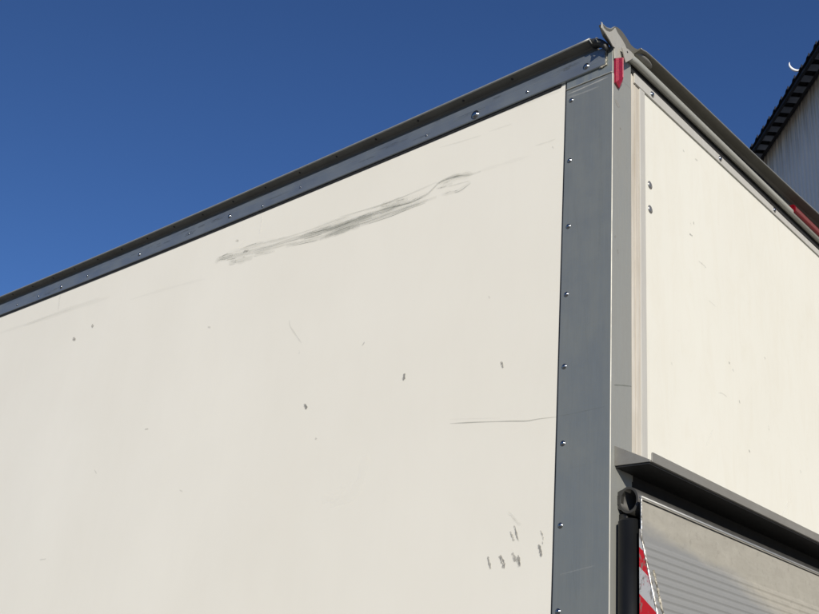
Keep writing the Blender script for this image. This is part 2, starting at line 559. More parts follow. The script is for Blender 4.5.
SIDE_MARKS = [
    ([(1.923, 3.4055), (1.9027, 3.4189), (1.8558, 3.4181), (1.8082, 3.4124)], 0.0159, 0.75),
    ([(1.9015, 3.4139), (1.8131, 3.4054), (1.6882, 3.393)], 0.0128, 0.75),
    ([(1.8268, 3.3804), (1.7534, 3.3722), (1.6694, 3.3649)], 0.0175, 0.75),
    ([(1.766, 3.4264), (1.6887, 3.4236), (1.6132, 3.4208)], 0.0078, 0.55),
    ([(1.7426, 3.4085), (1.704, 3.4072)], 0.0097, 0.5),
    ([(1.667, 3.371), (1.6074, 3.3649), (1.5329, 3.3564)], 0.0085, 0.6),
    ([(1.6689, 3.3909), (1.5692, 3.3862), (1.4492, 3.3817), (1.2794, 3.3671), (1.1141, 3.3627)], 0.0102, 0.7),
    ([(1.3898, 3.3738), (1.2816, 3.3669), (1.14, 3.3598), (1.0003, 3.3558)], 0.0175, 0.85),
    ([(1.4685, 3.3608), (1.3684, 3.3505), (1.275, 3.3416), (1.1096, 3.3322)], 0.0125, 0.7),
    ([(1.4023, 3.3795), (1.3003, 3.3786), (1.2117, 3.3744)], 0.009, 0.4),
    ([(1.5727, 3.4028), (1.4523, 3.398), (1.3028, 3.3931), (1.1188, 3.3938), (0.9496, 3.3875)], 0.0073, 0.22),
    ([(1.1947, 3.3695), (1.1045, 3.3682), (1.0015, 3.3644), (0.902, 3.3606), (0.8151, 3.3539), (0.7433, 3.3576), (0.7097, 3.3738), (0.6765, 3.3906), (0.6082, 3.3877), (0.5473, 3.3748), (0.5004, 3.3717)], 0.0061, 0.95),
    ([(1.141, 3.3664), (1.0314, 3.361), (0.9412, 3.3604), (0.8632, 3.3588)], 0.0153, 0.75),
    ([(0.9635, 3.3795), (0.8937, 3.3723), (0.826, 3.3673)], 0.0211, 0.5),
    ([(1.27, 3.3317), (1.1636, 3.3415), (1.0204, 3.333), (0.8935, 3.3306), (0.8045, 3.3355), (0.6888, 3.3349)], 0.0109, 0.7),
    ([(1.2435, 3.3369), (1.1363, 3.3358), (1.0575, 3.3295)], 0.0148, 0.7),
    ([(0.8984, 3.3313), (0.8033, 3.3331), (0.7296, 3.3352)], 0.009, 0.5),
    ([(0.6664, 3.3356), (0.6307, 3.3328), (0.588, 3.328), (0.5408, 3.3453)], 0.0095, 0.5),
    ([(0.6939, 3.3695), (0.6558, 3.3658), (0.6202, 3.3636)], 0.0065, 0.4),
    ([(0.6418, 3.3581), (0.5889, 3.3545), (0.5454, 3.3499)], 0.0048, 0.3),
    ([(1.1731, 3.4021), (0.9508, 3.385), (0.786, 3.3888), (0.6944, 3.3942)], 0.0058, 0.28),
    ([(0.6984, 3.3883), (0.6449, 3.3924), (0.5782, 3.3839)], 0.0073, 0.7),
    ([(0.6537, 3.3914), (0.6006, 3.3906), (0.53, 3.3717)], 0.0104, 0.45),
    ([(0.694, 3.5336), (0.6028, 3.523), (0.5062, 3.5145)], 0.005, 0.18),
    ([(0.4724, 3.5169), (0.4303, 3.515), (0.3806, 3.5118)], 0.0064, 0.14),
    ([(0.2832, 3.3921), (0.2331, 3.3888), (0.2028, 3.3888)], 0.0052, 0.2),
    ([(0.5132, 3.3737), (0.4214, 3.3692), (0.3013, 3.3613)], 0.0116, 0.08),
    ([(0.5569, 2.5107), (0.4435, 2.4991), (0.3305, 2.4858), (0.2735, 2.4782), (0.2473, 2.478), (0.218, 2.4779), (0.168, 2.475)], 0.0025, 1.0),
    ([(0.5592, 2.5236), (0.4428, 2.51), (0.3684, 2.5002)], 0.0025, 0.12),
    ([(0.3221, 2.2225), (0.3096, 2.2127), (0.2973, 2.1994), (0.288, 2.1891), (0.276, 2.1855)], 0.0061, 0.45),
    ([(0.2992, 2.1844), (0.2937, 2.1691), (0.2896, 2.1552), (0.2821, 2.1399)], 0.0054, 0.75),
    ([(0.3123, 2.169), (0.3051, 2.1563), (0.2976, 2.1422)], 0.0071, 0.6),
    ([(0.2122, 2.1649), (0.2052, 2.1524), (0.2014, 2.1384)], 0.0053, 0.5),
    ([(0.2058, 2.1353), (0.2029, 2.1277)], 0.0047, 0.7),
    ([(0.2171, 2.128), (0.2111, 2.1158), (0.2061, 2.0946)], 0.009, 0.8),
    ([(0.385, 2.1052), (0.3802, 2.09), (0.3737, 2.0708)], 0.0076, 0.62),
    ([(0.3437, 2.1057), (0.3375, 2.0933), (0.3293, 2.0822), (0.3307, 2.0702)], 0.0113, 0.8),
    ([(0.3026, 2.1103), (0.2938, 2.0965), (0.2813, 2.0852), (0.2773, 2.0718)], 0.0117, 0.55),
    ([(0.2819, 2.1038), (0.2782, 2.0904), (0.2768, 2.0744)], 0.0074, 0.6),
    ([(1.2381, 2.6775), (1.2307, 2.6683), (1.2195, 2.6578)], 0.0113, 0.98),
    ([(0.7635, 2.7077), (0.7664, 2.6952), (0.7668, 2.6837)], 0.0111, 0.8),
    ([(0.374, 2.6765), (0.3696, 2.6662), (0.3645, 2.6549)], 0.0083, 0.9),
    ([(0.9656, 2.8568), (0.9768, 2.8444)], 0.0075, 0.3),
    ([(1.3837, 3.0285), (1.3742, 3.0023), (1.3481, 2.9728), (1.2972, 2.9191)], 0.0062, 0.28),
    ([(1.3031, 2.893), (1.3005, 2.8731)], 0.006, 0.14),
    ([(2.9985, 3.2834), (2.9677, 3.2647)], 0.0146, 0.75),
    ([(2.8428, 3.3214), (2.8266, 3.3015)], 0.0133, 0.65),
    ([(3.2337, 3.5749), (3.2263, 3.5315), (3.2117, 3.473)], 0.0092, 0.4),
    ([(2.2165, 2.7181), (2.1875, 2.7163)], 0.0071, 0.4),
    ([(1.8028, 3.4806), (1.785, 3.4686)], 0.0119, 0.5),
    ([(0.2134, 3.367), (0.2106, 3.3532)], 0.0055, 0.35),
    ([(1.8971, 3.1094), (1.875, 3.1004)], 0.0074, 0.25),
    ([(1.1554, 2.547), (1.151, 2.5359)], 0.0072, 0.25),
    ([(0.4356, 2.904), (0.431, 2.8928)], 0.0045, 0.35),
    ([(0.9046, 2.4543), (0.9103, 2.3991), (0.9264, 2.3553), (0.9668, 2.3235), (1.0479, 2.3112)], 0.0394, -0.3),  # this pair: light on the curved dent, painted as pale arcs
    ([(0.9868, 2.3645), (1.0144, 2.3344), (1.0879, 2.3245)], 0.0299, -0.25),
    ([(1.654, 3.5587), (1.6473, 3.5104), (1.6488, 3.4649)], 0.0108, -0.5),
    ([(1.7793, 3.3726), (1.7793, 3.4276), (1.7424, 3.4637)], 0.0074, -0.3),
    ([(1.3915, 3.383), (1.1039, 3.3638), (0.8634, 3.3609), (0.7226, 3.3566)], 0.0314, 0.3),
    ([(1.8824, 3.4182), (1.762, 3.4092), (1.5826, 3.3921), (1.3906, 3.3784)], 0.0285, 0.3),
    ([(1.2209, 3.3643), (0.959, 3.3454), (0.7667, 3.3389)], 0.0233, 0.42),
    ([(0.6798, 3.3822), (0.6087, 3.3824), (0.5388, 3.3746)], 0.0181, 0.34),
    ([(3.5514, 3.4632), (3.1923, 3.4632), (2.8243, 3.4543)], 0.0156, 0.12),
    ([(3.8165, 3.4783), (3.2861, 3.4565), (2.7325, 3.4381)], 0.0182, 0.1),
    ([(2.5468, 3.3796), (2.2334, 3.3646), (1.9789, 3.345)], 0.0125, 0.08),
    ([(0.3516, 3.5788), (0.2514, 3.5698), (0.1856, 3.5661)], 0.0079, 0.15),
    ([(0.6535, 3.5906), (0.434, 3.5756), (0.2709, 3.5661)], 0.0057, 0.16),
    ([(2.8418, 2.2176), (2.7839, 2.219)], 0.0061, 0.2),
    ([(1.8947, 2.4344), (1.8729, 2.4246)], 0.0063, 0.2),
    ([(2.5433, 2.5828), (2.5203, 2.5629)], 0.0063, 0.2),
]
REAR_MARKS = [
    ([(0.4978, 3.2621), (0.5006, 3.2504)], 0.0068, 0.5),
    ([(0.4686, 3.2031), (0.4887, 3.2024)], 0.009, 0.8),
    ([(0.5223, 3.1282), (0.5495, 3.1287), (0.5767, 3.1254)], 0.0052, 0.25),
    ([(0.7122, 2.8432), (0.7201, 2.8364)], 0.0079, 0.5),
    ([(0.6313, 2.7104), (0.6575, 2.7167), (0.6917, 2.7147)], 0.0045, 0.35),
    ([(0.7754, 2.7297), (0.7838, 2.7206)], 0.007, 0.4),
    ([(0.8324, 2.5794), (0.8391, 2.5681)], 0.0075, 0.55),
    ([(0.9898, 2.9519), (0.9987, 2.9463)], 0.0062, 0.4),
    ([(0.4355, 3.5051), (0.4476, 3.5021)], 0.0088, 0.3),
    ([(0.52, 3.5112), (0.54, 3.5167)], 0.0081, 0.25),
    ([(0.7362, 2.825), (0.7499, 2.819)], 0.0047, 0.25),
    ([(0.3326, 2.7158), (0.3381, 2.705)], 0.0045, 0.2),
    ([(1.2371, 2.6112), (1.2435, 2.5984)], 0.006, 0.25),
    ([(0.3787, 2.3796), (0.384, 2.3663)], 0.0038, 0.2),
    ([(1.1436, 2.4875), (1.0982, 2.4502), (1.0615, 2.4121)], 0.0087, -0.5),
    ([(0.5805, 2.5752), (0.5378, 2.5132)], 0.0079, -0.3),
    ([(0.475, 3.2499), (0.4811, 3.2379)], 0.0038, 0.2),
    ([(0.5832, 3.013), (0.6382, 3.009)], 0.0044, 0.12),
    ([(0.9913, 2.7063), (0.9967, 2.6867)], 0.0054, 0.2),
]


def add_marks(bm, marks, side, off=0.0, base=0):
    """scuffed skin of the paint: ribbons lying half a millimetre proud of the wall, second material slot"""
    uvl = bm.loops.layers.uv.verify()
    col = bm.loops.layers.float_color.new('amount')
    rnd = random.Random(3)
    out = []
    for pts, wd, op in marks:
        length = sum(math.dist(p, q) for p, q in zip(pts, pts[1:]))
        if op < 0:                                           # a rubbed, paler trace, and the light painted on the dent
            out.append((pts, wd, -op, 3))
            continue
        if length < .06:
            out.append((pts, wd * 1.12, min(1, op * .85), 2))
            continue
        if op < .3 or wd < .005:
            out.append((pts, wd, op, 1))
            continue
        out.append((pts, wd * 1.5, op * .36, 1))               # soft smear under the scratches
        n_s = max(5, int(wd / .0013 * (1 + min(length, .6))))
        for j in range(n_s):                                 # hair-thin scratches inside the smear
            lat = rnd.uniform(-.75, .75) * wd
            a_ = rnd.uniform(0, .6) if length > .06 else rnd.uniform(0, .3)
            b_ = min(1, a_ + rnd.choice((.08, .15, .3, .5)))
            def at(t):
                t *= len(pts) - 1
                i = min(int(t), len(pts) - 2)
                u = t - i
                return (pts[i][0] * (1 - u) + pts[i + 1][0] * u, pts[i][1] * (1 - u) + pts[i + 1][1] * u)
            p0, p1 = at(a_), at(b_)
            dx, dz = p1[0] - p0[0], p1[1] - p0[1]
            l_ = math.hypot(dx, dz) or 1
            nx, nz = -dz / l_ * lat, dx / l_ * lat
            dr = rnd.uniform(-.15, .15) * wd
            q = [(at(a_ + (b_ - a_) * m_ / 4)[0] + nx, at(a_ + (b_ - a_) * m_ / 4)[1] + nz + dr * m_ / 4) for m_ in range(5)]
            out.append((q, rnd.choice((.0009, .0011, .0015, .0026)), min(1, op * rnd.choice((.25, .45, .8, 1.1, 1.5))), rnd.choice((1, 1, 1, 1, 3))))
    for k, (pts, wd, op, slot) in enumerate(out):
        P = [Vector(p) for p in pts]
        # resample as a smooth curve
        Q = []
        n_ = len(P)
        for i in range(n_ - 1):
            p0, p1, p2, p3 = P[max(i - 1, 0)], P[i], P[i + 1], P[min(i + 2, n_ - 1)]
            m_ = max(3, int((p2 - p1).length / .012))
            for j in range(m_):
                t = j / m_
                Q.append(.5 * ((2 * p1) + (p2 - p0) * t + (2 * p0 - 5 * p1 + 4 * p2 - p3) * t * t + (3 * p1 - p0 - 3 * p2 + p3) * t ** 3))
        Q.append(P[-1])
        L = [0]
        for a_, b_ in zip(Q, Q[1:]):
            L.append(L[-1] + (b_ - a_).length)
        tot = L[-1]
        h = off + .0004 + .000004 * k
        u0 = rnd.uniform(0, 20)
        rows = []
        for i, q_ in enumerate(Q):
            t = (Q[min(i + 1, len(Q) - 1)] - Q[max(i - 1, 0)])
            t.normalize()
            nn = Vector((-t.y, t.x))
            s_ = L[i] / tot
            # width swells and thins along the stroke
            env = min(1, (s_ + .02) / .18, (1.02 - s_) / .18) ** .6
            ww = wd * .5 * (.45 + .55 * env) * (1 + .25 * math.sin(13 * s_ + k))
            row = []
            for v in (-1, -.4, .4, 1):
                p = q_ + nn * ww * v * 1.15
                co = Vector((-h, p.x, p.y)) if side else Vector((p.x, -h, p.y))
                row.append((bm.verts.new(co), (u0 + L[i], ww * v + k * .37), (op * (.35 + .65 * env), 1 - abs(v) ** 2 * .999)))
            rows.append(row)
        for ra, rb in zip(rows, rows[1:]):
            for j in range(3):
                quad = (ra[j], ra[j + 1], rb[j + 1], rb[j])
                f_ = bm.faces.new([x[0] for x in quad])
                f_.material_index = slot + base
                for lp, x in zip(f_.loops, quad):
                    lp[uvl].uv = x[1]
                    lp[col] = (x[2][0], x[2][1], 0, 1)

# ------------------------------------------------------------------ ground
bm = bmesh.new()
bmesh.ops.create_grid(bm, x_segments=8, y_segments=8, size=600)
g = link('ground', bm, 'asphalt')
g['kind'] = 'structure'

# ------------------------------------------------------------------ the truck
LEN, WID = 5.0, 2.5
ZT = 3.66                                                  # roof of the box
truck = root('box_truck', (1.25, 2.5, 0), 'cream box truck seen from its rear corner, grey aluminium trim, scuffed side, folded tail lift', 'truck')
T = (-1.25, -2.5, 0)                                       # parts are modelled in world metres

def part(name, bm, mats, parent=truck, smooth=False, label=None):
    bmesh.ops.translate(bm, verts=bm.verts, vec=(0, 0, 0))
    o = link(name, bm, mats, None, smooth)
    o.parent = parent
    # parent chain sits at the truck's base; keep local coordinates in world metres
    o.location = T if parent is truck else (0, 0, 0)
    if label:
        o['label'] = label
    return o

def bow(y):
    """the long rail sags a little in the middle, as worn truck boxes do"""
    return -.0145 * max(-.6, 1 - ((y - 1.95) / 1.95) ** 2)

YS = [.0215 + i * (LEN - .0215) / 60 for i in range(61)]

# side wall
bm = bmesh.new()
box(bm, 0, .03, .1715, LEN, .95, 3.62)
add_marks(bm, SIDE_MARKS, True)
part('side_wall', bm, ['cream_side', 'scuff', 'chip', 'rubbed_or_lit'])
# far side, front, roof, floor
bm = bmesh.new()
box(bm, WID - .03, WID, .17, LEN, .95, 3.62)
part('side_wall', bm, 'cream_side')
bm = bmesh.new()
box(bm, .031, WID - .031, LEN - .03, LEN - .001, .95, 3.62)
part('front_wall', bm, 'cream_side')
bm = bmesh.new()
box(bm, .02, WID - .02, .04, LEN, 3.625, 3.665)
part('roof', bm, 'cream_side')
bm = bmesh.new()
box(bm, .04, WID - .04, .08, LEN - .04, .95, 1.1)
part('floor', bm, 'rubber')

# corner pillar
pil = bmesh.new()
prism(pil, [(-.0045, -.0045), (.104, -.0045), (.104, .03), (.02, .03), (.02, .1665), (-.0045, .1665)], 'z', .95, 3.552, .0028, 3)
for f_ in pil.faces:
    c_ = f_.calc_center_median()
    n_ = f_.normal
bmesh.ops.recalc_face_normals(pil, faces=pil.faces)
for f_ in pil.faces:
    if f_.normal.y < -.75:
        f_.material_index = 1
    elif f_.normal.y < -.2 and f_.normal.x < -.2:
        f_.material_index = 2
add_marks(pil, PILLAR_SIDE, True, .0045, 2)
add_marks(pil, PILLAR_REAR, False, .0045, 2)
pillar = part('corner_pillar', pil, ['alu_side', 'alu_rear', 'alu_horn', 'scuff', 'chip', 'rubbed_or_lit'])
bm = bmesh.new()
prism(bm, [(-.0025, -.003), (.104, -.003), (.104, .03), (.02, .03), (.02, .1665), (-.0025, .1665)], 'z', 3.5525, 3.655, .002, 2)
bmesh.ops.recalc_face_normals(bm, faces=bm.faces)
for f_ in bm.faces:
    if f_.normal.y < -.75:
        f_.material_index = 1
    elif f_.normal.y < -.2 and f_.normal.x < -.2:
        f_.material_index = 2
part('pillar_cap', bm, ['alu_cap', 'alu_rear', 'alu_horn'])
# narrow lighter rib where the cap meets the pillar
bm = bmesh.new()
prism(bm, [(-.0035, 3.5535), (-.0062, 3.5545), (-.0062, 3.556), (-.002, 3.5585)], 'y', .0005, .166)
part('trim_rib', bm, 'alu_horn')
bm = bmesh.new()
box(bm, -.001, .018, .1668, .1713, .95, 3.62)
part('panel_seal', bm, 'seal')
# far pillar
bm = bmesh.new()
prism(bm, [(WID + .0045, -.0045), (WID - .104, -.0045), (WID - .104, .03), (WID - .02, .03), (WID - .02, .166), (WID + .0045, .166)], 'z', .95, 3.655, .0028, 2)
part('corner_pillar', bm, 'alu_side')

# pillar rivets, one mesh copied
def rivet(parent, pos, nrm, rad, h, mat='screw_metal', cache={}):
    key = (tuple(nrm), rad, h, mat)
    if key not in cache:
        bm_ = bmesh.new()
        dome(bm_, (0, 0, 0), nrm, rad * .93, h * .9, flange=.22)
        o = part('rivet', bm_, mat, parent, True)
        cache[key] = o
        first = True
    else:
        o = cache[key].copy()
        C.objects.link(o)
        o.parent = parent
        first = False
    base = Vector(T) if parent is truck else Vector((0, 0, 0))
    o.location = base + Vector(pos)
    return o

for i, z in enumerate((3.5085, 3.2885, 3.0609, 2.8394, 2.618, 2.3952, 2.1722, 1.953, 1.73, 1.51, 1.29, 1.07)):
    rivet(pillar, (-.0045, .146 + .001 * math.sin(i * 2.1), z), (-1, 0, 0), .0070, .0052)

# side roof rail
rb = bmesh.new()
RAILP = [(.002, 3.5885), (-.0085, 3.5885), (-.0105, 3.591), (-.0105, 3.632), (-.0095, 3.6335), (-.0095, 3.6545), (.002, 3.6545)]
sweep(rb, RAILP, 'y', YS, lambda y: (0, bow(y)))
add_marks(rb, RAIL_MARKS, True, .0105, 0)
rail = part('roof_rail', rb, ['alu_rail', 'scuff_dark', 'scuff_dark', 'scuff'])
# shadow gap strip below the rail
bm = bmesh.new()
sweep(bm, [(.0, 3.581), (-.004, 3.581), (-.004, 3.5882), (.0, 3.5882)], 'y', [y for y in YS if y > .17], lambda y: (0, bow(y)))
part('rail_seal', bm, 'seal')
# ragged sealant at the rail's end
bm = bmesh.new()
rnd = random.Random(5)
pts, rad = [], []
for i in range(22):
    t = i / 21
    if t < .62:
        p = (-.006, .0190 + rnd.uniform(-.0012, .0012), 3.645 - t / .62 * .055)
    else:
        u = (t - .62) / .38
        p = (-.006, .0190 + u * .024, 3.590 - .0045 * math.sin(u * 1.5) + rnd.uniform(-.0006, .0006))
    pts.append(p)
    rad.append(.0016 + rnd.uniform(0, .0018))
tube_path(bm, pts, rad, 8)
part('sealant_bead', bm, 'sealant', rail, True)
for (y, z, rr) in ((.0889, 3.6097, .0095), (.3161, 3.6063, .0052), (.5332, 3.6015, .0140), (.7553, 3.6005, .0042), (1.419, 3.6035, .0042),
                   (1.6459, 3.588, .0058), (1.8646, 3.6065, .0085), (2.15, 3.604, .004), (2.5289, 3.6035, .0075), (2.9746, 3.604, .006),
                   (3.222, 3.605, .0095), (3.4491, 3.606, .006), (3.6727, 3.609, .006), (3.95, 3.612, .006), (4.2, 3.615, .006), (4.5, 3.618, .006)):
    rivet(rail, (-.0107, y, z), (-1, 0, 0), rr, rr * .72)

# side gutter: underside slopes up and out, rolled outer edge
GW = .035
gp = [(-.0030, 3.6545), (-.0030, 3.6700), (-.010, 3.6745), (-GW + .004, 3.6800), (-GW, 3.6815), (-GW - .001, 3.6845), (-GW + .002, 3.6872), (-.020, 3.6850), (.0, 3.682), (.03, 3.684), (.03, 3.6545)]
YG = [.060] + [y for y in YS if y > .065]
bm = bmesh.new()
sweep(bm, gp, 'y', YG, lambda y: (0, bow(y)))
gut = part('gutter', bm, 'gutter')
bm = bmesh.new()
tp = [(-GW - .0015 + .0042 * math.cos(t * math.pi / 4), 3.6856 + .0040 * math.sin(t * math.pi / 4)) for t in range(8)]
sweep(bm, tp, 'y', YG, lambda y: (0, bow(y)))
part('rolled_edge', bm, 'gutter_edge', gut, True)
for i in range(20):
    y = .371 + i * .2095
    rivet(gut, (-.0240, y, 3.6768 + bow(y)), (-.25, 0, -.97), .0036, .0028, 'seal')
# rubber hood closing the gutter's end
bm = bmesh.new()
prev = None
for i in range(9):
    t = i / 8
    y = .062 - t * .056
    drop = .038 * t ** 2.2
    sc_ = 1 - .45 * t ** 2
    ring = []
    for k in range(10):
        an = 2 * math.pi * k / 10
        ring.append(bm.verts.new((-.018 + .022 * sc_ * math.cos(an) - .002 * t, y, 3.677 + .012 * math.sin(an) * (1 + .4 * t) - drop)))
    if prev:
        for k in range(10):
            bm.faces.new((prev[k], prev[(k + 1) % 10], ring[(k + 1) % 10], ring[k]))
    else:
        bm.faces.new(ring)
    prev = ring
bm.faces.new(prev[::-1])
hood = part('gutter_end', bm, 'rubber', gut, True)
for yy, dz in ((.057, 0), (.034, -.006)):
    bm = bmesh.new()
    pp = [(-.019 + .0235 * math.cos(t_), yy + .004 * math.sin(t_), 3.677 + dz + .0135 * math.sin(t_)) for t_ in [math.pi * (.55 + .75 * k / 10) for k in range(11)]]
    tube_path(bm, pp, [.0017] * 11, 8)
    part('end_clip', bm, 'gutter_edge', gut, True)

# rear wall: gasket strip, light trim, cream panel
bm = bmesh.new()
box(bm, .1045, .1545, .0, .03, 2.322, 3.613)
box(bm, .1055, .1085, -.0035, .0, 2.3, 3.613, .0008, 1)
box(bm, .1290, .1315, -.0018, .0, 2.3, 3.613, .0006, 1)
part('door_gasket', bm, 'gasket')
bm = bmesh.new()
box(bm, .1548, .186, -.0045, .03, 2.322, 3.596, .0015, 2)
part('edge_trim', bm, 'alu_strip')
bm = bmesh.new()
box(bm, .1865, WID - .105, -.0005, .03, 1.0, 3.62)
add_marks(bm, REAR_MARKS, False, .0005)
rear = part('rear_panel', bm, ['cream_rear', 'scuff', 'chip', 'rubbed_or_lit'])
for z in (3.2630, 3.1776):
    rivet(rear, (.2185, -.0005, z), (0, -1, 0), .0118, .0050, 'screw_dull')

# light strip along the panel's top
bm = bmesh.new()
prism(bm, [(.121, 3.5865), (WID - .105, 3.5865), (WID - .105, 3.6040), (.60, 3.6170), (.121, 3.6240)], 'y', -.0062, .0, .0010, 2)
strip = part('top_strip', bm, 'alu_strip')
for x in (.2290, .7000, 1.1450, 1.60, 2.05):
    rivet(strip, (x, -.0062, 3.6035), (0, -1, 0), .0092, .0065)
# header behind the tube, near black to paint in the shade there
bm = bmesh.new()
box(bm, .1045, WID - .1045, .0015, .03, 3.6135, 3.71)
box(bm, .105, WID - .105, -.0010, .0014, 3.6215, 3.71)
part('header', bm, 'dark_void')

# round bump tube with its flattened, drilled end
bm = bmesh.new()
RT = .0130
TY, TZ = -.0120, 3.6575
n_ = 40
prev = None
sts = [(.058, .30), (.072, .60), (.092, .88), (.115, 1.0)] + [(.115 + (WID - .23) * k / 12, 1.0) for k in range(1, 13)]
for x, q_ in sts:
    ring = []
    for k in range(24):
        an = 2 * math.pi * k / 24
        ring.append(bm.verts.new((x, TY + RT * math.cos(an) * (.35 + .65 * q_), TZ - (1 - q_) * .010 + RT * math.sin(an) * (1.0 if q_ > .9 else 1.05))))
    if prev:
        for k in range(24):
            bm.faces.new((prev[k], prev[(k + 1) % 24], ring[(k + 1) % 24], ring[k]))
    else:
        bm.faces.new(ring)
    prev = ring
bm.faces.new(prev[::-1])
tube = part('bump_tube', bm, 'alu_tube', truck, True)
bm = bmesh.new()
prism(bm, [(.0176, 3.6521), (.036, 3.6600), (.053, 3.6645), (.072, 3.6665), (.0900, 3.6650), (.0805, 3.6461), (.0412, 3.6076)], 'y', -.0240, -.0190, .0012, 2)
tab = part('tube_bracket', bm, 'alu_horn', tube)
bm = bmesh.new()
dome(bm, (.047, -.0241, 3.6500), (0, -1, 0), .0036, .0012)
part('bolt_hole', bm, 'dark_void', tube, True)
# red side marker lamp on the tube
bm = bmesh.new()
prism(bm, [(-.026, 3.652), (-.033, 3.660), (-.033, 3.680), (-.026, 3.6890), (-.004, 3.6890), (-.004, 3.652)], 'x', 1.285, 1.75, .003, 2)
part('marker_lamp', bm, 'red_lamp')

# rear gutter, arched with the roof
ARCH = [(.105, 3.6590), (.135, 3.6675), (.155, 3.6695), (.19, 3.6712), (.49, 3.6802), (.87, 3.6885), (1.30, 3.7030), (1.55, 3.7155), (2.5, 3.7155)]
def arch(x):
    for (x0, z0), (x1, z1) in zip(ARCH, ARCH[1:]):
        if x <= x1:
            return z0 + (z1 - z0) * max(0, x - x0) / (x1 - x0) - 3.6715
    return ARCH[-1][1] - 3.6715
XS = [.100, .115, .126, .136, .144] + [.15 + i * (WID - .25) / 40 for i in range(41)]
gp = [(.0010, 3.672), (.0010, 3.6860), (-.010, 3.6915), (-.036, 3.6975), (-.0395, 3.6985), (-.0412, 3.7015), (-.039, 3.7045), (-.020, 3.704), (.03, 3.712), (.03, 3.672)]
bm = bmesh.new()
sweep(bm, gp, 'x', XS, lambda x: (0, arch(x)))
rg = part('gutter', bm, 'gutter_rear')
bm = bmesh.new()
tp = [(-.0402 + .0022 * math.cos(t * math.pi / 4), 3.7018 + .0022 * math.sin(t * math.pi / 4)) for t in range(8)]
sweep(bm, tp, 'x', XS, lambda x: (0, arch(x)))
part('rolled_edge', bm, 'gutter_edge', rg, True)
# pale bump added under the gutter's end, standing in for sunlight there
bm = bmesh.new()
bmesh.ops.create_uvsphere(bm, u_segments=24, v_segments=14, radius=1)
for v in bm.verts:
    v.co = Vector((.155 + v.co.x * .055, -.013 + v.co.y * .019, 3.688 + v.co.z * .009 + v.co.x * .003))
part('sunlit_bump', bm, 'alu_ledge', rg, True)

# horn shaped end plate of the rear frame: it carries the side gutter's profile at its tip
plate = [(-.0765, 3.6920), (-.0690, 3.6745), (-.0518, 3.6736), (-.0347, 3.6808), (-.0176, 3.6949), (-.0015, 3.7192), (.0121, 3.7071), (.0405, 3.6994),
         (.0561, 3.6907), (.0650, 3.682), (.0640, 3.640), (.0400, 3.6300), (.0190, 3.6150), (-.0035, 3.6010), (-.0035, 3.6420), (-.0152, 3.6400), (-.0315, 3.6502), (-.0562, 3.6609), (-.0812, 3.6682)]
bm = bmesh.new()
prism(bm, plate, 'y', -.0105, -.0070, .0008, 1)
hp = part('end_plate', bm, 'alu_horn')
dark = [(-.0700, 3.6930), (-.0560, 3.6900), (-.0400, 3.6920), (-.0167, 3.7050), (.0040, 3.7290), (.0160, 3.7340), (.0300, 3.7375), (.0467, 3.7370), (.0768, 3.7270), (.0981, 3.7165), (.1195, 3.7178), (.1350, 3.7260),
        (.1641, 3.7159), (.1205, 3.6734), (.0660, 3.6563), (.0014, 3.6530), (-.0449, 3.6640)]
bm = bmesh.new()
prism(bm, dark, 'y', -.0066, .008, .0012, 1)
part('horn_body', bm, 'gutter_rear', hp)
bm = bmesh.new()
tube_path(bm, [(-.0775, -.006, 3.6925), (-.066, -.0045, 3.6925), (-.0454, -.0045, 3.6925), (-.030, -.0045, 3.6990), (-.0167, -.0045, 3.7070), (-.006, -.0045, 3.7190), (.0060, -.0045, 3.7310)], [.0014, .0020, .0026, .0028, .0026, .0022, .0012], 8)
part('rolled_rim', bm, 'gutter_edge', hp, True)

# red reflector standing on the pillar's rear face
bm = bmesh.new()
poly = [(.0010, 3.6040), (.0220, 3.6195), (.0435, 3.6325), (.0420, 3.5400), (.0222, 3.5055), (.0016, 3.5150)]
inn = [(.0085, 3.6070), (.0240, 3.6180), (.0340, 3.6235), (.0330, 3.5430), (.0230, 3.5215), (.0092, 3.5260)]
A = [bm.verts.new((x, -.0050, z)) for x, z in poly]
B = [bm.verts.new((x, -.0110, z)) for x, z in poly]
D = [bm.verts.new((x, -.0175, z)) for x, z in inn]
for i in range(6):
    j = (i + 1) % 6
    bm.faces.new((A[i], A[j], B[j], B[i]))
    bm.faces.new((B[i], B[j], D[j], D[i]))
bm.faces.new(D)
bm.faces.new(A[::-1])
refl = part('reflector', bm, 'red_reflector')
bm = bmesh.new()
box(bm, .0300, .0335, -.0188, -.0172, 3.548, 3.622, .0006, 1)
part('lens_glint', bm, 'red_glint', refl)  # pale red strip added as the highlight on the right facet

# ledge over the tail lift
bm = bmesh.new()
prism(bm, [(-.0046, 2.3755), (-.0046, 2.321), (-.108, 2.321), (-.108, 2.3265)], 'x', .0154, WID - .0154, .0008, 1)
led = part('ledge', bm, 'alu_ledge')
bm = bmesh.new()
prism(bm, [(.0215, 2.3215), (WID - .02, 2.3215), (WID - .02, 2.3475), (.0265, 2.3475), (.0228, 2.3465), (.0215, 2.3435)], 'y', -.1115, -.1083, .0008, 1)
part('ledge_lip', bm, 'alu_ledge', led)
# dark sheet added under the ledge to paint in its shade
bm = bmesh.new()
box(bm, .019, WID - .019, -.104, -.006, 2.3165, 2.3207)
part('ledge_shade', bm, 'seal', led)
# near-black sheet behind the lift, painting in the ledge's shadow
bm = bmesh.new()
box(bm, .1045, WID - .1045, -.0030, -.0008, 1.0, 2.335)
part('bay_shade', bm, 'dark_void')

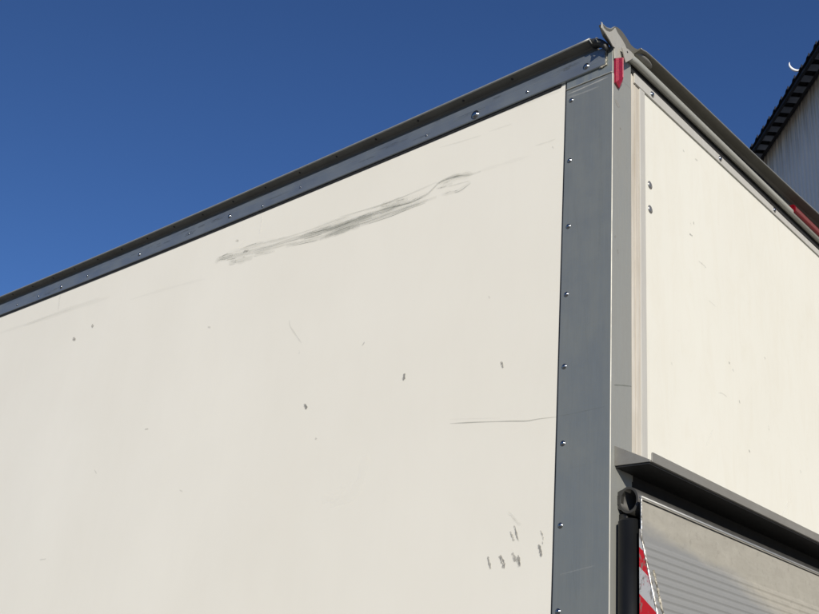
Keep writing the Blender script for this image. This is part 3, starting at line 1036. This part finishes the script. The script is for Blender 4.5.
# ------------------------------------------------------------------ tail lift
LX0, LX1 = .010, WID - .010
lift_prof = [(-.0800, 2.2285), (-.0855, 2.2285), (-.0865, 2.2250), (-.0870, 2.1225)]
zc, yc = 2.1225, -.0870
pitch = .0205
while zc > 1.66:
    s_ = .225
    # one corrugation: rib out, groove in
    for fz, dy in ((.14, -.0006), (.34, -.0024), (.70, -.0026), (.90, -.0006), (1.0, 0)):
        lift_prof.append((yc - s_ * fz * pitch + dy, zc - fz * pitch))
    yc -= s_ * pitch
    zc -= pitch
lift_prof += [(yc, 1.10), (-.0800, 1.10)]
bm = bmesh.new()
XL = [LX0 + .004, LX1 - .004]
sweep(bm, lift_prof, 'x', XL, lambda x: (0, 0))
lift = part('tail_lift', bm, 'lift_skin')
# rolled silver rim along the top
bm = bmesh.new()
tp = [(-.0835 + .0050 * math.cos(t * math.pi / 6), 2.2310 + .0042 * math.sin(t * math.pi / 6)) for t in range(12)]
sweep(bm, tp, 'x', [LX0 + .002, LX1 - .002], lambda x: (0, 0))
part('top_rim', bm, 'silver', lift, True)
bm = bmesh.new()
box(bm, LX0 + .004, LX1 - .004, -.0893, -.0862, 2.2215, 2.2245, .0008, 1)
part('rim_groove', bm, 'seal', lift)
# side plate with hazard tape
bm = bmesh.new()
sp_ = [(-.0800, 2.150), (-.0852, 2.150), (-.0862, 2.122), (-.0962, 2.076), (-.1085, 2.020), (-.1200, 1.968), (-.1480, 1.840), (-.1880, 1.660), (-.1880, 1.12), (-.0800, 1.12)]
prism(bm, sp_, 'x', LX0 - .0012, LX0 + .0036)
part('hazard_tape', bm, 'hazard_tape', lift, label='red and white warning tape, scuffed')
# worn metal edges: upright one above the tape, slanted one beside it
bm = bmesh.new()
pts, rad = [], []
rnd = random.Random(11)
for i in range(40):
    t = i / 39
    pts.append((LX0 + .001 + rnd.uniform(-.0003, .0003), -.0855, 2.2275 - t * .106))
    rad.append(.0018 + rnd.uniform(-.0005, .0005))
tube_path(bm, pts, rad, 8)
part('corner_edge', bm, 'worn_edge', lift, True)
bm = bmesh.new()
prism(bm, [(-.0855, 2.122), (-.0892, 2.122), (-.1930, 1.660), (-.1890, 1.660)], 'x', LX0 - .002, LX0 + .006, .0008, 1)
part('slanted_edge', bm, 'worn_edge', lift)
# crusted sealant column beside the slanted edge
bm = bmesh.new()
rnd = random.Random(21)
pts, rad = [], []
for i in range(60):
    t = i / 59
    z = 2.052 - t * .30
    pts.append((LX0 + .021 + rnd.uniform(-.0015, .0015) + .004 * t, -.087 - .225 * (2.1225 - z) - .0035, z))
    rad.append(.0018 + rnd.uniform(0, .0022))
tube_path(bm, pts, rad, 7)
part('crusted_seam', bm, 'sealant', lift, True)

# torsion tube at the top of the lift: open rubber ring with a mounting tab
TYc, TZc, ry, rz = -.0365, 2.2320, .0290, .0345
bm = bmesh.new()
N = 36
def ell(k, x, a_, b_):
    t_ = 2 * math.pi * k / N
    return bm.verts.new((x, TYc + a_ * math.cos(t_), TZc + b_ * math.sin(t_)))
o0 = [ell(k, .030, ry, rz) for k in range(N)]
o1 = [ell(k, WID - .03, ry, rz) for k in range(N)]
i0 = [ell(k, .030, ry - .0055, rz - .0062) for k in range(N)]
i1 = [ell(k, .30, ry - .0055, rz - .0062) for k in range(N)]
for k in range(N):
    j = (k + 1) % N
    bm.faces.new((o0[k], o0[j], o1[j], o1[k]))
    bm.faces.new((i0[k], i1[k], i1[j], i0[j]))
    bm.faces.new((o0[k], i0[k], i0[j], o0[j]))
bm.faces.new(o1)
bm.faces.new(i1)
tt = part('torsion_tube', bm, 'rubber_grey')
for f_ in tt.data.polygons:
    f_.use_smooth = abs(f_.normal.x) < .5
bm = bmesh.new()
prism(bm, [(.0, 2.2535), (-.012, 2.2575), (-.020, 2.262), (-.0285, 2.262), (-.016, 2.245), (-.0135, 2.224), (-.016, 2.213), (-.022, 2.203), (-.012, 2.2095), (.0, 2.214)], 'x', .031, .045, .001, 1)
box(bm, .0290, .0312, -.0085, -.0045, 2.2215, 2.2455)
part('mounting_tab', bm, 'rubber_grey', tt)
# upright post beneath it
bm = bmesh.new()
cyl(bm, (.034, -.0400, 1.10), (.034, -.0400, 2.175), .0305, seg=40)
cyl(bm, (.034, -.0400, 2.175), (.034, -.0400, 2.181), .0305, .0250, seg=40)
box(bm, .036, .066, -.0300, -.0048, 2.150, 2.200, .002, 1)
po = part('lift_post', bm, 'post')
for f_ in po.data.polygons:
    f_.use_smooth = abs(f_.normal.z) < .6

# chassis and wheels
bm = bmesh.new()
for x in (.8, 1.7):
    box(bm, x - .04, x + .04, .1, LEN + 1.2, .70, .945, .005, 1)
for y in (.3, 1.5, 2.7, 3.9, 4.8):
    box(bm, .1, 2.4, y - .03, y + .03, .86, .945)
box(bm, .3, 2.2, -.02, .08, .55, .66, .01, 2)
part('chassis', bm, 'rubber')
def wheel():
    bm_ = bmesh.new()
    prof = [(.20, -.11), (.44, -.12), (.475, -.09), (.48, 0), (.475, .09), (.44, .12), (.20, .11)]
    rings = []
    for k in range(36):
        t_ = 2 * math.pi * k / 36
        rings.append([bm_.verts.new((x_, r_ * math.cos(t_), r_ * math.sin(t_))) for r_, x_ in prof])
    for k in range(36):
        a_, b_ = rings[k], rings[(k + 1) % 36]
        for i_ in range(len(prof)):
            j_ = (i_ + 1) % len(prof)
            bm_.faces.new((a_[i_], a_[j_], b_[j_], b_[i_]))
    w_ = part('wheel', bm_, 'tyre', truck, True)
    bm_ = bmesh.new()
    cyl(bm_, (-.07, 0, 0), (.07, 0, 0), .205, seg=32)
    cyl(bm_, (-.10, 0, 0), (.10, 0, 0), .07, seg=20)
    rm = part('rim', bm_, 'rim_steel', w_)
    return w_, rm
w0, r0 = wheel()
for i, (x, y) in enumerate(((.2, 1.2), (2.3, 1.2), (.2, 5.4), (2.3, 5.4))):
    if i == 0:
        w_ = w0
    else:
        w_ = w0.copy()
        C.objects.link(w_)
        w_.parent = truck
        q_ = r0.copy()
        C.objects.link(q_)
        q_.parent = w_
    w_.location = (x + T[0], y + T[1], .48)

# ------------------------------------------------------------------ the shed behind
Wd = Vector((.7225, .6913, 0)).normalized()
Nn = Vector((-Wd.y, Wd.x, 0))
DW = 4.0
HW = 1.6 + 1.703 * DW
S0, S1 = 5.2, 30.0
origin = Vector((CAM_POS[0], CAM_POS[1], 0)) - Nn * DW
shed = root('industrial_shed', tuple(origin + Wd * 15 + Vector((0, 0, 0))), 'tall shed with pale corrugated metal wall and dark jagged eaves rising behind the truck', 'building')
ang = math.atan2(Wd.y, Wd.x)
shed.rotation_euler = (0, 0, ang)
# local frame: x along the wall (s - 15), y towards the camera, z up
def sx(s_):
    return s_ - 15.0
bm = bmesh.new()
p_ = .19
xs = []
s_ = S0
cols = []
while s_ < S1:
    for fx, dy in ((0, 0), (.32, 0), (.42, .022), (.78, .022), (.90, 0)):
        cols.append((sx(s_ + fx * p_ / 2), dy * .6))
    s_ += p_ / 2
tops = [bm.verts.new((x, y, 0)) for x, y in cols]
bots = [bm.verts.new((x, y, -HW)) for x, y in cols]
for i in range(len(cols) - 1):
    bm.faces.new((bots[i], bots[i + 1], tops[i + 1], tops[i]))
wl = link('wall', bm, 'shed_wall', shed, loc=(0, 0, HW))
bm = bmesh.new()
box(bm, sx(S0), sx(S1), -14, -.05, 0, HW - .3)
link('inner_wall', bm, 'shed_wall', shed)
# roof sheet: corrugated, overhanging the wall by a quarter metre, rising away from us
OV = .25
ZE = 1.6 + 1.80 * (DW - OV)
sl_ = (HW + .09 - ZE) / OV
bm = bmesh.new()
cols = []
s_ = S0 - .3
i = 0
while s_ < S1:
    for fx, dz in ((0, 0), (.58, 0), (.68, .026), (.86, .026)):
        cols.append((sx(s_ + fx * p_), dz))
    s_ += p_
rows = []
for yy, zz in ((OV, ZE), (-.3, ZE + (OV + .3) * .30), (-9.0, ZE + (OV + 9) * .28)):
    rows.append(([bm.verts.new((x, yy, zz + dz)) for x, dz in cols], [bm.verts.new((x, yy, zz + dz - .012)) for x, dz in cols]))
for (ta, ba), (tb, bb) in zip(rows, rows[1:]):
    for i in range(len(cols) - 1):
        bm.faces.new((ta[i], ta[i + 1], tb[i + 1], tb[i]))
        bm.faces.new((ba[i], bb[i], bb[i + 1], ba[i + 1]))
ta, ba = rows[0]
for i in range(len(cols) - 1):
    bm.faces.new((ta[i], ba[i], ba[i + 1], ta[i + 1]))
rf = link('roof', bm, 'shed_roof', shed)
# eaves beam and wall-top angle, dark
bm = bmesh.new()
box(bm, sx(S0) - .25, sx(S1), OV - .050, OV - .02, ZE - .045, ZE - .014)
link('eaves_beam', bm, 'shed_roof', rf)
bm = bmesh.new()
box(bm, sx(S0) - .02, sx(S1), .03, .075, HW - .055, HW + .03)
link('wall_angle', bm, 'shed_roof', rf)
# paler soffit boards between rafter ends
s_ = S0 - .10
k = 0
proto = None
bm = bmesh.new()
while s_ < 12.5:
    box(bm, sx(s_ + .012), sx(s_ + p_ * .60), .085, OV - .055, ZE - .022, ZE - .012)
    s_ += p_
link('soffit_boards', bm, 'soffit', rf)
# hook bolts along the eaves edge
s_ = S0 - .04
bm = bmesh.new()
dome(bm, (0, 0, 0), (0, 0, 1), .010, .045, 10, 4, .5)
bolt0 = link('roof_bolt', bm, 'shed_roof', rf, True)
bolt0.location = (sx(8.086), OV - .02, ZE + .026)
for k in range(1, 20):
    b_ = bolt0.copy()
    C.objects.link(b_)
    b_.parent = rf
    b_.location = (sx(8.086 + k * p_), OV - .02, ZE + .026)
# white bent hook poking out from under the eaves
hk = bmesh.new()
cx, cz, R0 = sx(8.73), 8.462, .072
pts, rad = [], []
for i in range(19):
    t_ = math.radians(160 + 175 * i / 18)
    pts.append((cx, OV + .005 - R0 * math.cos(t_), cz + R0 * math.sin(t_)))
    rad.append(.0035 + .0105 * math.sin(math.pi * i / 18))
tube_path(hk, pts, rad, 8)
link('bent_hook', hk, 'white_steel', shed, True)
